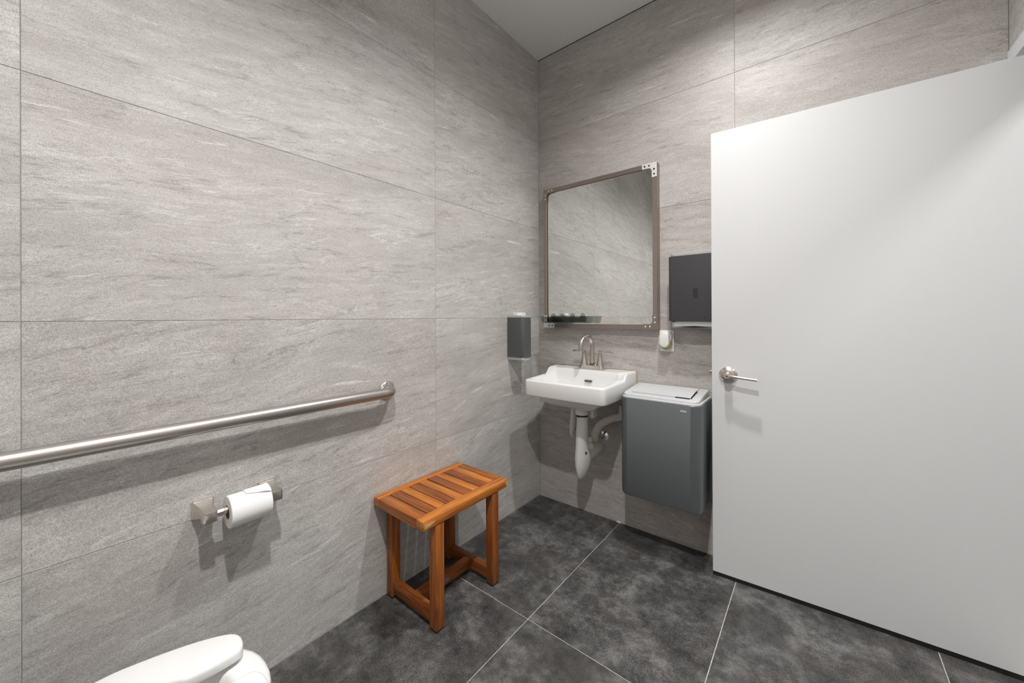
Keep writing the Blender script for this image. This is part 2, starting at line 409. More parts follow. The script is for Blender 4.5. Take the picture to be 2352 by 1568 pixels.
# doorway frame and the corridor outside
bm = nb()
fy0, fy1 = 0.0, DY1-0.055
box(bm, W-0.004, W+0.165, DY0, -0.001, 0, 2.096, 0.001, 1); box(bm, W-0.004, W+0.165, fy1, DY1, 0, 2.096, 0.001, 1)
box(bm, W-0.004, W+0.165, DY1, DY0, DZ, 2.096, 0.001, 1)
structure(finish('trim_1', bm, 'frame_paint'), 'white painted metal door frame around the doorway', 'door frame')
structure(bx('floor_hall', W+0.18, 3.5, -2.6, 0.9, -0.1, 0, 'grout_wall'), 'corridor floor beyond the doorway', 'floor')
structure(bx('wall_hall', 3.5, 3.6, -2.6, 0.9, 0, 2.75, 'hall_paint'), 'pale corridor wall facing the doorway', 'wall')
structure(bx('ceiling_hall', W+0.16, 3.6, -2.6, 0.9, 2.75, 2.85, 'hall_paint'), 'white corridor ceiling outside the doorway', 'ceiling')
structure(bx('wall_hall_north', W+0.1, 3.6, 0.9, 1.0, 0, 2.75, 'hall_paint'), 'corridor end wall past the hinge side of the doorway', 'wall')
structure(bx('wall_hall_south', W+0.16, 3.6, -2.7, -2.6, 0, 2.75, 'hall_paint'), 'corridor end wall past the toilet side of the room', 'wall')
hl = empty('hall_light', (2.72, -1.0, 2.75), 'square flush ceiling light in the corridor outside', 'ceiling light')
bm = nb(); box(bm, -0.16, 0.16, -0.16, 0.16, -0.035, -0.002, 0.006); finish('housing', bm, 'white_plastic', hl)
ld = bpy.data.lights.new('hall_lamp', 'AREA'); ld.shape = 'SQUARE'; ld.size = 0.28; ld.energy = HALL_W; ld.color = (1, 0.98, 0.96)
lo = bpy.data.objects.new('hall_lamp', ld); C.objects.link(lo); lo.parent = hl; lo.location = (0, 0, -0.042)

# ---------------------------------------------------------------- door leaf, open against the back wall
HX, HY = 1.985, -0.095
ang = math.atan2(-(-0.153-HY), -(1.072-HX))     # leaf direction from the hinge
dr = bpy.data.objects.new('door_1', None); C.objects.link(dr); dr.location = (HX, HY, 0); dr.rotation_euler = (0, 0, math.atan2(0.153+HY, HX-1.072))
structure(dr, 'white flush door standing open with a satin lever handle', 'door')
LW = 0.9145          # leaf width; local -x runs from the hinge to the latch edge, front face at local y=0
bm = nb(); box(bm, -LW, 0, 0.0, 0.044, 0.018, 2.032, 0.0015, 1); finish('leaf', bm, 'door_paint', dr)
bm = nb(); box(bm, -LW+0.002, -0.002, 0.003, 0.040, 0.002, 0.0178); finish('door_sweep', bm, 'black_rubber', dr)
lx, lz = -LW+0.066, 0.925
h = bpy.data.objects.new('door_handle', None); C.objects.link(h); h.parent = dr; h.location = (lx, 0, lz)
bm = nb(); lathe(bm, [(0.0365, 0.0), (0.0365, 0.004), (0.034, 0.007), (0.0185, 0.0135), (0.0175, 0.0135)], (0, 0, 0), (0, -1, 0), 48, False, True); finish('rose', bm, 'nickel', h)
bm = nb(); lathe(bm, [(0.0150, 0.012), (0.0150, 0.050), (0.0140, 0.054), (0.0115, 0.055)], (0, 0, 0), (0, -1, 0), 32); finish('lever_hub', bm, 'nickel', h)
bm = nb()
tube(bm, smoothpath([(0.004, -0.046, 0), (0.022, -0.051, 0.0), (0.05, -0.055, -0.002), (0.112, -0.056, -0.007)], 3), 0.0085, 18, 0.75); finish('lever', bm, 'nickel', h)
bm = nb(); lathe(bm, [(0.0098, 0.0535), (0.0098, 0.0575), (0.0085, 0.0585), (0.003, 0.0585), (0.0025, 0.0565)], (0, 0, 0), (0, -1, 0), 24); finish('key_cylinder', bm, 'chrome', h)
bm = nb(); lathe(bm, [(0.0026, 0.0567), (0.0026, 0.0575)], (0, 0, 0), (0, -1, 0), 12); finish('keyhole', bm, 'dark_void', h)
bm = nb(); box(bm, -LW-0.0016, -LW+0.002, 0.009, 0.035, lz-0.03, lz+0.03, 0.0005, 1); lp = finish('latch_plate', bm, 'brass', dr)
bm = nb(); box(bm, -LW-0.011, -LW, 0.016, 0.028, lz-0.004, lz+0.012, 0.0015, 1); finish('latch_bolt', bm, 'brass', dr)
for z in (0.25, 1.02, 1.80):
    bm = nb(); lathe(bm, [(0.0065, 0), (0.0065, 0.10)], (0.003, -0.004, z), (0, 0, 1), 14); finish('hinge', bm, 'nickel', dr)

# ---------------------------------------------------------------- framed mirror
MX0, MX1, MZ0, MZ1, MY = 0.070, 0.793, 1.122, 2.012, -0.045
mr = empty('wall_mirror', ((MX0+MX1)/2, 0, MZ0), 'tall rectangular mirror in a brushed steel frame above the sink', 'mirror')
RW = 0.0245
bx('glass', MX0+0.014, MX1-0.014, MY+0.008, MY+0.012, MZ0+0.014, MZ1-0.014, 'mirror_glass', mr)
bx('backing', MX0+0.010, MX1-0.010, MY+0.013, -0.001, MZ0+0.010, MZ1-0.010, 'black_rubber', mr)
for a in ((MX0, MX0+RW, MZ0, MZ1), (MX1-RW, MX1, MZ0, MZ1), (MX0+RW, MX1-RW, MZ0, MZ0+RW), (MX0+RW, MX1-RW, MZ1-RW, MZ1)):
    r = Vector(mr.location); bm = nb()
    box(bm, a[0]-r.x, a[1]-r.x, MY, MY+0.004, a[2]-r.z, a[3]-r.z, 0.0008, 1)
    # the return leg of the angle profile, back to the wall
    if a[1]-a[0] < 0.1:
        xe = MX0 if a[0] == MX0 else MX1-0.004; box(bm, xe-r.x, xe+0.004-r.x, MY+0.004, -0.0005, a[2]-r.z, a[3]-r.z)
    else:
        ze = MZ0 if a[2] == MZ0 else MZ1-0.004; box(bm, a[0]-r.x, a[1]-r.x, MY+0.004, -0.0005, ze-r.z, ze+0.004-r.z)
    finish('frame_rail', bm, 'steel_frame', mr)
for sx, sz, ms in ((0, 0, 'steel_lit'), (1, 1, 'steel_lit'), (0, 1, 'steel_frame'), (1, 0, 'steel_frame')):
    L_, wd = 0.078, RW+0.002
    poly = [(0, 0), (L_, 0), (L_, wd), (wd+0.018, wd)]+[(wd+0.018-0.018*math.sin(a*PI/12), wd+0.018-0.018*math.cos(a*PI/12)) for a in range(1, 6)]+[(wd, wd+0.018), (wd, L_), (0, L_)]
    X = MX1 if sx else MX0; Z = MZ1 if sz else MZ0; r = Vector(mr.location)
    pl = [((X-p[0] if sx else X+p[0])-r.x, (Z-p[1] if sz else Z+p[1])-r.z) for p in poly]
    bm = nb(); prism(bm, pl, 'y', MY-0.0025, MY-0.0002); cp = finish('corner_plate', bm, ms, mr, smooth=0)
    for k, (u, v) in enumerate(((0.064, 0.013), (0.040, 0.013), (0.014, 0.036), (0.014, 0.062))):
        x = (X-u if sx else X+u)-r.x; z = (Z-v if sz else Z+v)-r.z
        bm = nb(); lathe(bm, [(0.0046, 0.0), (0.0042, 0.0016), (0.002, 0.0026)], (x, MY-0.0025, z), (0, -1, 0), 14)
        finish('screw', bm, 'dark_void' if ms == 'steel_lit' else 'steel_lit', cp)

# clear suction tray on the mirror
ty0, ty1, tx0, tx1, tz0, tz1 = -0.138, -0.050, 0.098, 0.428, 1.151, 1.194
tr = empty('suction_tray', ((tx0+tx1)/2, -0.09, tz0), 'clear plastic tray stuck to the lower left corner of the mirror', 'tray')
r = Vector(tr.location)
def ring(i, z, rad=0.012): return [(x-r.x, y-r.y, z-r.z) for x, y in rrect(tx0+i, tx1-i, ty0+i, ty1-i, (rad,)*4, 5)]
bm = nb(); loft(bm, [ring(0.012, tz0), ring(0.006, tz0+0.006), ring(0, tz1-0.003), ring(-0.014, tz1-0.002, 0.016), ring(-0.014, tz1, 0.016), ring(0.002, tz1), ring(0.008, tz0+0.007), ring(0.014, tz0+0.002)])
finish('tray_body', bm, 'clear_plastic', tr)
for a, b in ((0.135, 0.245), (0.255, 0.33)):
    bm = nb(); loft(bm, [[(x-r.x, y-r.y, z-r.z) for x, y in rrect(a+i, b-i, ty0+0.016+i, ty1-0.016-i, (0.008,)*4, 4)] for i, z in ((0.004, tz0+0.003), (0, tz1-0.008), (0.002, tz1-0.008), (0.006, tz0+0.005))])
    finish('compartment', bm, 'smoke_plastic', tr)
for x in (0.135, 0.205, 0.275, 0.345):
    bm = nb(); lathe(bm, [(0.017, 0.0), (0.016, 0.002), (0.006, 0.006), (0.005, 0.012)], (x-r.x, MY+0.006-r.y, 1.196-r.z), (0, -1, 0), 22); finish('suction_cup', bm, 'clear_plastic', tr)

# ---------------------------------------------------------------- grab bar on the left wall
BZ, BYA, BYB, BXC = 0.877, -1.158, -2.36, 0.060
gb = empty('grab_bar', (0, BYA, BZ), 'long brushed steel grab bar fixed along the left wall', 'grab bar')
pth = [Vector((0.004, 0, 0))]
R = 0.042
for k in range(9):
    a = k*PI/2/8; pth.append(Vector((BXC-R+R*math.sin(a), -R+R*math.cos(a), 0)))
ln = BYB-BYA
for k in range(9):
    a = k*PI/2/8; pth.append(Vector((BXC-R+R*math.cos(a), ln+R-R*math.sin(a), 0)))
pth.append(Vector((0.004, ln, 0)))
bm = nb(); tube(bm, pth, 0.0212, 32); finish('rail', bm, 'steel_bar', gb)
for yy in (0, ln):
    bm = nb(); lathe(bm, [(0.0385, 0.0), (0.0385, 0.004), (0.036, 0.008), (0.028, 0.0115), (0.022, 0.012)], (0, yy, 0), (1, 0, 0), 40); f = finish('flange', bm, 'nickel', gb)
    for a in (100, 130, 220, 320):
        c, s_ = math.cos(math.radians(a)), math.sin(math.radians(a))
        bm = nb(); lathe(bm, [(0.0042, 0.007), (0.0038, 0.0110), (0.0015, 0.0114)], (0, yy+0.0315*c, 0.0315*s_), (1, 0, 0), 12); finish('screw', bm, 'steel_frame', f)

# ---------------------------------------------------------------- toilet paper holder and roll
TY0, TY1, TZ = -1.789, -1.617, 0.6165
tp = empty('toilet_paper_holder', (0, (TY0+TY1)/2, TZ), 'satin nickel toilet paper holder with two square flared posts', 'paper holder')
for yy in (TY0, TY1):
    yl = yy-(TY0+TY1)/2
    def sq(x, hw, rad=0.003): return [(x, yl+a, b) for a, b in rrect(-hw, hw, -hw, hw, (rad,)*4, 3)]
    rings = [sq(0, 0.0268), sq(0.005, 0.0268), sq(0.0070, 0.0262), sq(0.0075, 0.0248), sq(0.012, 0.0248)]
    for k in range(1, 9):
        q = k/8; rings.append(sq(0.012+0.050*q, 0.0248-0.0100*q-0.0028*math.sin(q*PI)))
    rings += [sq(0.0628, 0.0150), sq(0.064, 0.0172), sq(0.086, 0.0172), sq(0.0885, 0.0165), sq(0.0905, 0.0125)]
    bm = nb(); loft(bm, rings); finish('post', bm, 'nickel', tp)
bm = nb(); yl = (TY1-TY0)/2
prism(bm, [(0.074+0.0105*math.cos(a*PI/4+PI/8), 0.0105*math.sin(a*PI/4+PI/8)) for a in range(8)], 'y', -yl+0.0155, yl-0.0155); finish('spindle', bm, 'nickel', tp, smooth=0)
RZ, RX = 0.6085, 0.074
ro = empty('toilet_paper_roll', (RX, -1.6915, RZ), 'white toilet paper roll hanging on the holder', 'paper roll')
bm = nb(); n = 48; prof = [(0.0205, -0.054), (0.045, -0.054), (0.0470, -0.0525), (0.0470, 0.0525), (0.045, 0.054), (0.0205, 0.054)]
V = [[bm.verts.new((rr*math.cos(2*PI*k/n), d, rr*math.sin(2*PI*k/n))) for k in range(n)] for rr, d in prof]
for a in range(len(V)-1):
    for k in range(n): bm.faces.new((V[a][k], V[a][(k+1) % n], V[a+1][(k+1) % n], V[a+1][k]))
finish('paper', bm, 'paper', ro)
bm = nb(); V = [[bm.verts.new((rr*math.cos(2*PI*k/n), d, rr*math.sin(2*PI*k/n))) for k in range(n)] for rr, d in ((0.0205, -0.0541), (0.0205, 0.0541), (0.0193, 0.0541), (0.0193, -0.0541))]
for a in range(4):
    for k in range(n): bm.faces.new((V[a][k], V[a][(k+1) % n], V[(a+1) % 4][(k+1) % n], V[(a+1) % 4][k]))
finish('core', bm, 'cardboard', ro)
# the folded loose end on top
bm = nb(); G = {}
for i in range(9):
    for j in range(13):
        a = math.radians(150-i*13); y = -0.012+0.064*j/12
        lift = 0.0012+0.006*(i/8)**2*(0.6+0.4*math.sin(j*0.9))*(j/12) + (0.005 if j == 12 else 0)*(i/8)
        ragged = (0.05*(1-j/12)*i)
        rr = 0.047+lift; aa = a+ragged
        G[i, j] = bm.verts.new((rr*math.cos(aa), y, rr*math.sin(aa)))
for i in range(8):
    for j in range(12): bm.faces.new((G[i, j], G[i+1, j], G[i+1, j+1], G[i, j+1]))
fo = finish('loose_end', bm, 'paper', ro); sm = fo.modifiers.new('thick', 'SOLIDIFY'); sm.thickness = 0.0012; sm.offset = 1

# ---------------------------------------------------------------- teak bench
SX0, SX1, SY0, SY1, SZ = 0.006, 0.336, -1.226, -0.742, 0.445
bn = empty('shower_bench', (0.17, -0.985, 0), 'small orange teak shower bench with slatted seat against the left wall', 'bench')
def board(name, c, length, wd, ht, axis, material, bev=0.003, parent=bn):
    bm = nb(); box(bm, -length/2, length/2, -wd/2, wd/2, -ht/2, ht/2, bev, 2)
    rot = {'x': (0, 0, 0), 'y': (0, 0, PI/2), 'z': (0, -PI/2, 0)}[axis]
    r = Vector(bn.location); return finish(name, bm, material, parent, tuple(Vector(c)-r), rot)
RLW = 0.046
front = board('seat_rail', (SX1-RLW/2, (SY0+SY1)/2, SZ-0.019), SY1-SY0, RLW, 0.038, 'y', 'teak_orange', 0.006)
board('seat_rail', (SX0+0.018, (SY0+SY1)/2, SZ-0.019), SY1-SY0, 0.036, 0.038, 'y', 'teak_orange', 0.006)
ix0, ix1 = SX0+0.0362, SX1-RLW-0.0002
cuts = [SY0+0.0005, -1.172, -1.124, -1.076, -1.027, -0.978, -0.930, -0.881, -0.832, -0.784, SY1-0.0005]
shade = ['teak_mid', 'teak_dark', 'teak_orange', 'teak_dark', 'teak_orange', 'teak_dark', 'teak_orange', 'teak_dark', 'teak_orange', 'teak_mid']
for i, (a, b) in enumerate(zip(cuts[:-1], cuts[1:])):
    end = i in (0, 9); g0 = 0 if i == 0 else 0.0023; g1 = 0 if i == 9 else 0.0023
    ht = 0.036 if end else 0.020
    board('end_board' if end else 'slat', ((ix0+ix1)/2, (a+g0+b-g1)/2, SZ-0.002-ht/2), ix1-ix0, b-a-g0-g1, ht, 'x', shade[i], 0.0015)
LG = 0.041
for x in (0.0285, 0.3135):
    for y in (-1.145, -0.827):
        board('leg', (x, y, 0.006+(SZ-0.039-0.006)/2), SZ-0.039-0.006, LG, LG, 'z', 'teak_mid' if y < -1 else 'teak_dark', 0.0025)
        r = Vector(bn.location); bm = nb(); box(bm, x-LG/2+0.001-r.x, x+LG/2-0.001-r.x, y-LG/2+0.001-r.y, y+LG/2-0.001-r.y, 0, 0.006, 0.001, 1); finish('foot_pad', bm, 'black_rubber', bn)
for y in (-1.145, -0.827):
    board('stretcher', (0.171, y, 0.045), 0.3135-0.0285-LG, 0.032, 0.046, 'x', 'teak_dark' , 0.002)
    board('apron', (0.171, y, SZ-0.052), 0.3135-0.0285-LG, 0.022, 0.024, 'x', 'teak_dark', 0.002)
cs = board('center_stretcher', (0.171, -0.986, 0.045), 0.827*-1+1.145-0.032, 0.032, 0.044, 'y', 'teak_dark', 0.002)
bm = nb(); lathe(bm, [(1, 0), (1, 0.0012), (0.85, 0.0016)], (0, 0, 0), (0, 0, 1), 32)
for vv in bm.verts: vv.co.x *= 0.024; vv.co.y *= 0.0095
r = Vector(bn.location); pq = finish('plaque', bm, 'plaque', bn, (0.187-r.x, -0.992-r.y, 0.045), (PI/2, 0, PI/2)); pq['label'] = 'small oval metal maker plaque'
# worn bare corners on the front rail
for y, sgn in ((SY0, 1), (SY1, -1)):
    bm = nb()
    if sgn > 0: pts = [(0.0, 0.002), (0.0, -0.015), (0.004, -0.0185), (0.012, -0.0165), (0.016, -0.0135), (0.024, -0.0145), (0.036, -0.0095), (0.047, -0.0065), (0.052, -0.003), (0.040, -0.0035), (0.033, 0.0), (0.022, -0.002), (0.014, 0.0015)]
    else: pts = [(0.0, 0.002), (0.0, -0.018), (0.005, -0.02), (0.010, -0.008), (0.007, 0.002)]
    r = Vector(bn.location)
    prism(bm, [(y+sgn*(u+0.0055)-r.y, SZ-0.012+v-r.z) for u, v in pts], 'x', SX1-0.001-r.x, SX1+0.0004-r.x)
    finish('bare_patch', bm, 'teak_raw', bn, smooth=0)['label'] = 'worn bare wood patch'

# ---------------------------------------------------------------- wall-hung sink
SCX = 0.406
sk = empty('wall_sink', (SCX, 0, 0.75), 'white porcelain wall-hung sink in the corner below the mirror', 'sink')
NS = 22
def sink_ring(hwb, hwf, yb, yf, rb, rf):
    """closed outline, half width hwb at the wall, hwf at the front; returns (x, y)"""
    out = []
    P = rrect(-1, 1, 0, 1, (0, 0, 0, 0), 1)
    seg = 8
    corners = [((-hwf, yf), rf, PI), ((hwf, yf), rf, 1.5*PI), ((hwb, yb), rb, 0), ((-hwb, yb), rb, 0.5*PI)]
    for ci, ((cx, cy), rr, a0) in enumerate(corners):
        ox = cx+(rr if cx < 0 else -rr); oy = cy+(rr if ci < 2 else -rr)
        for k in range(seg+1):
            a = a0+k*PI/2/seg; out.append((ox+rr*math.cos(a), oy+rr*math.sin(a)))
        (nx, ny), nr, na = corners[(ci+1) % 4]
        ex, ey = out[-1]
        nox = nx+(nr if nx < 0 else -nr); noy = ny+(nr if (ci+1) % 4 < 2 else -nr)
        sx, sy = nox+nr*math.cos(na), noy+nr*math.sin(na)
        for k in range(1, NS): out.append((ex+(sx-ex)*k/NS, ey+(sy-ey)*k/NS))
    return out
def sstep(a, b, x):
    t_ = min(1, max(0, (x-a)/(b-a))); return t_*t_*(3-2*t_)
def top(y): return 0.842+0.006*sstep(-0.36, -0.17, y)+0.037*sstep(-0.154, -0.126, y)
def bow(x, y, amt=0.010): return y-amt*(1-(x/0.25)**2)*sstep(-0.25, -0.385, y)
def R3(xy, zf): return [(x, bow(x, y), (zf(x, y) if callable(zf) else zf)-0.75) for x, y in xy]
outer = sink_ring(0.256, 0.244, -0.001, -0.388, 0.004, 0.026)
rings = []
def scaled(f, cy=-0.20, ymax=-0.001, fx=None): return [(x*(fx or f), min(ymax, cy+(y-cy)*f)) for x, y in outer]
rings.append(R3([(0.02+x*0.09/1, -0.195+(y+0.195)*0.11) for x, y in outer], 0.683))
rings.append(R3(scaled(0.26), 0.685)); rings.append(R3(scaled(0.42), 0.690)); rings.append(R3(scaled(0.54), 0.699)); rings.append(R3(scaled(0.64), 0.713)); rings.append(R3(scaled(0.72), 0.732))
rings.append(R3(scaled(0.765), 0.7500)); rings.append(R3(scaled(0.80), 0.7545)); rings.append(R3(scaled(0.97), 0.7530)); rings.append(R3(scaled(0.988), 0.7545)); rings.append(R3(scaled(0.997), 0.760))
rings.append(R3(outer, lambda x, y: 0.80))
rings.append(R3(outer, lambda x, y: top(y)-0.012))
for ins, dz in ((0.0015, 0.006), (0.005, 0.002), (0.010, 0.0)):
    o2 = sink_ring(0.256-ins, 0.244-ins, -0.001, -0.388+ins, 0.004, 0.026-ins*0.5); rings.append(R3(o2, lambda x, y, dz=dz: top(y)-dz))
rim = sink_ring(0.212, 0.220, -0.126, -0.364, 0.022, 0.026); rings.append(R3(rim, lambda x, y: top(y)-0.001))
for ins, dz, zl in ((0.004, 0.005, None), (0.010, 0.025, None), (0.022, 0, 0.795), (0.034, 0, 0.765), (0.055, 0, 0.745), (0.09, 0, 0.735)):
    b2 = sink_ring(0.212-ins, 0.220-ins, -0.126-ins*0.55, -0.364+ins, 0.022+ins*0.3, 0.026+ins*0.25)
    rings.append(R3(b2, (lambda x, y, dz=dz: top(y)-dz) if zl is None else zl))
rings.append([(0.022*math.cos(math.atan2(p[1]+0.22, p[0])), -0.22+0.022*math.sin(math.atan2(p[1]+0.22, p[0])), 0.732-0.75) for p in rings[-1]])
bm = nb(); loft(bm, rings)
finish('basin', bm, 'porcelain', sk, smooth=50)
bm = nb(); prism(bm, rrect(-0.024, 0.024, -0.006, 0.006, (0.0058,)*4, 5), 'z', -0.0006, 0.0012)
ovf = finish('overflow_slot', bm, 'slot_shadow', sk, (0.030, -0.1425, 0.824-0.75), (math.radians(78), 0, 0))
bm = nb(); lathe(bm, [(0.023, 0), (0.023, 0.002), (0.016, 0.003)], (0, -0.22, 0.732-0.75), (0, 0, 1), 24); finish('drain_ring', bm, 'chrome', sk)
bm = nb(); tube(bm, [(-0.245, -0.0025, 0.887-0.75), (0.247, -0.0025, 0.887-0.75), (0.2575, -0.0025, 0.880-0.75), (0.2585, -0.0025, 0.79-0.75)], 0.0028, 8); finish('caulk_bead', bm, 'caulk', sk)
# porcelain lugs beneath
bm = nb(); box(bm, 0.045, 0.075, -0.17, -0.10, 0.62-0.75, 0.71-0.75, 0.010); finish('lug', bm, 'porcelain', sk)

# faucet
FZ = 0.885
fa = empty('faucet', (0.424, -0.072, FZ), 'satin nickel two-handle faucet with arched spout on the sink', 'faucet')
bm = nb(); loft(bm, [[(x, y, z) for x, y in rrect(-0.081+i, 0.081-i, -0.027+i*0.6, 0.027-i*0.6, (0.018,)*4, 5)] for i, z in ((0, 0.0), (0, 0.004), (0.003, 0.006), (0.006, 0.020), (0.009, 0.022))]); finish('base', bm, 'nickel', fa)
P = [(0, 0.004, 0.018), (0, 0.004, 0.06), (0, 0.004, 0.12)]
for k in range(1, 15):
    a = PI-k*PI/14; P.append((0, 0.004-0.050-0.050*math.cos(a), 0.137+0.052*math.sin(a)))
P.append((0, -0.097, 0.108))
P = [(-0.20*(0.004-q[1]), q[1], q[2]) for q in P]
rad = [0.021, 0.0145]+[0.0125]*(len(P)-2)
P.insert(1, (0, 0.004, 0.035)); rad.insert(1, 0.0175); rad[-1] = 0.0122
bm = nb(); tube(bm, P, rad, 24); finish('spout', bm, 'nickel', fa)
for s_ in (-1, 1):
    hx = s_*0.051
    bm = nb(); lathe(bm, [(0.0225, 0.018), (0.0215, 0.028), (0.0165, 0.050), (0.0120, 0.078), (0.0118, 0.094), (0.0112, 0.0945)], (hx, 0, 0), (0, 0, 1), 28); hb = finish('handle', bm, 'nickel', fa)
    bm = nb(); x0, x1 = sorted((hx-s_*0.010, hx+s_*0.074)); box(bm, x0, x1, -0.009, 0.009, 0.0948, 0.1065, 0.0035); finish('lever', bm, 'nickel', hb)

# ---------------------------------------------------------------- plumbing under the sink
dt = empty('drain_trap', (0.424, -0.195, 0.28), 'white covered drain trap hanging under the sink', 'drain pipe')
def ell(cx, cy, rx, ry, z, n=28, p=2.0):
    out = []
    for k in range(n):
        a = 2*PI*k/n; c, s_ = math.cos(a), math.sin(a)
        out.append((cx+rx*abs(c)**(2/p)*(1 if c >= 0 else -1)-0.424, cy+ry*abs(s_)**(2/p)*(1 if s_ >= 0 else -1)+0.195, z-0.28))
    return out
bm = nb(); loft(bm, [ell(0.424, -0.195, 0.037, 0.037, z) for z in (0.645, 0.700)]); finish('collar', bm, 'porcelain', dt)
bm = nb(); loft(bm, [ell(0.424, -0.195, 0.031, 0.031, z) for z in (0.632, 0.646)]); finish('washer', bm, 'black_rubber', dt)
sec = [(0.427, -0.195, 0.0310, 0.031, 0.634), (0.425, -0.195, 0.0315, 0.032, 0.590), (0.423, -0.194, 0.0335, 0.034, 0.545), (0.421, -0.192, 0.0335, 0.036, 0.500), (0.418, -0.186, 0.036, 0.045, 0.455), (0.416, -0.172, 0.0420, 0.062, 0.415), (0.414, -0.165, 0.0425, 0.070, 0.380), (0.412, -0.165, 0.0385, 0.066, 0.350), (0.411, -0.168, 0.0275, 0.055, 0.318), (0.410, -0.172, 0.0150, 0.040, 0.290), (0.410, -0.175, 0.004, 0.020, 0.274)]
bm = nb(); loft(bm, [ell(a, b, c, d, z, p=1.7 if z < 0.5 else 2.0) for a, b, c, d, z in sec]); finish('trap_cover', bm, 'cover_plastic', dt, smooth=60)
r = Vector(dt.location)
bm = nb(); tube(bm, [tuple(Vector(p)-r) for p in smoothpath([(0.416, -0.135, 0.398), (0.428, -0.09, 0.405), (0.432, -0.05, 0.412), (0.432, -0.004, 0.412)], 3)], 0.032, 22); finish('wall_arm', bm, 'cover_plastic', dt)
bm = nb(); tube(bm, [tuple(Vector(p)-r) for p in ((0.428, -0.098, 0.430), (0.427, -0.100, 0.475), (0.426, -0.1, 0.492))], [0.020, 0.016, 0.010], 16); finish('clean_out', bm, 'cover_plastic', dt)
bm = nb()
bm2 = prism(bm, [(-0.005, 0.007), (0.005, 0.007), (0.005, -0.002), (0, -0.007), (-0.005, -0.002)], 'y', -0.0006, 0.0006)
bd = finish('badge', bm, 'red_black', dt, (0.453-r.x, -0.205-r.y, 0.435-r.z), (0, 0, math.radians(62)), smooth=0); bd['label'] = 'tiny dark red shield mark'

sr = empty('supply_line', (0.466, 0, 0.483), 'covered water supply line beside the drain, next to the bin', 'supply line', 'sink supply lines'); r = Vector(sr.location)
def rel(ps): return [tuple(Vector(p)-r) for p in ps]
bm = nb(); tube(bm, rel(smoothpath([(0.612, -0.075, 0.70), (0.612, -0.08, 0.632), (0.572, -0.08, 0.628), (0.520, -0.078, 0.604), (0.466, -0.075, 0.560), (0.440, -0.070, 0.505), (0.436, -0.066, 0.470)], 3)), 0.0235, 18, 0.8); finish('cover', bm, 'old_cover', sr)
bm = nb(); tube(bm, rel([(0.440, -0.066, 0.485), (0.463, -0.030, 0.485), (0.466, -0.006, 0.484)]), [0.018, 0.015, 0.011], 16); finish('stop_valve', bm, 'old_cover', sr)
bm = nb(); lathe(bm, [(0.029, 0.0), (0.028, 0.004), (0.016, 0.010), (0.012, 0.012)], (0, 0, 0), (0, -1, 0), 30); finish('escutcheon', bm, 'chrome', sr)
sl = empty('supply_line', (0.285, -0.03, 0.46), 'slim covered water supply line left of the drain', 'supply line', 'sink supply lines'); r = Vector(sl.location)
bm = nb(); tube(bm, rel([(0.322, -0.085, 0.700), (0.312, -0.085, 0.640), (0.300, -0.080, 0.560), (0.287, -0.07, 0.490), (0.283, -0.06, 0.462)]), [0.023, 0.020, 0.018, 0.015, 0.008], 16); finish('cover', bm, 'cover_plastic', sl)
bm = nb(); tube(bm, rel([(0.292, -0.07, 0.505), (0.292, -0.003, 0.505)]), 0.010, 14); finish('stop_valve', bm, 'old_cover', sl)

# ---------------------------------------------------------------- soap dispenser on the left wall
sd = empty('soap_dispenser', (0, -0.292, 0.94), 'dark grey soap dispenser mounted on the left wall beside the sink', 'soap dispenser'); r = Vector(sd.location)
def vbox(name, x0, x1, y0, y1, z0, z1, radii, material, parent, bev=0.0015):
    r_ = Vector(parent.location); bm = nb(); prism(bm, [(x-r_.x, y-r_.y) for x, y in rrect(x0, x1, y0, y1, radii, 6)], 'z', z0-r_.z, z1-r_.z, bev, 2); return finish(name, bm, material, parent)
vbox('cover', 0.001, 0.121, -0.338, -0.247, 0.953, 1.1875, (0.001, 0.022, 0.022, 0.001), 'dispenser_grey', sd)
vbox('top_cap', 0.001, 0.116, -0.336, -0.250, 1.1877, 1.199, (0.001, 0.012, 0.012, 0.001), 'cap_grey', sd)
vbox('bottom_tray', 0.001, 0.116, -0.334, -0.251, 0.936, 0.9528, (0.001, 0.012, 0.012, 0.001), 'cap_grey', sd, 0.004)
vbox('nozzle', 0.085, 0.100, -0.302, -0.286, 0.926, 0.936, (0.004,)*4, 'white_plastic', sd)
text_mesh('cintas', 0.0070, 'brand_print', 'print_grey', sd, (0.1213, -0.262+0.292, 1.172-0.94), (PI/2, 0, PI/2))
sbx = empty('soap_box', (0.060, -0.292, 1.199), 'small white carton lying on top of the soap dispenser', 'carton')
bm = nb(); box(bm, -0.014, 0.014, -0.041, 0.041, 0, 0.0175, 0.001, 1); finish('carton', bm, 'print_white', sbx)
bm = nb()
for k in range(5): box(bm, 0.0141, 0.0144, 0.004+k*0.006, 0.0085+k*0.006, 0.0085, 0.0112)
finish('print_line', bm, 'print_grey', sbx, smooth=0)

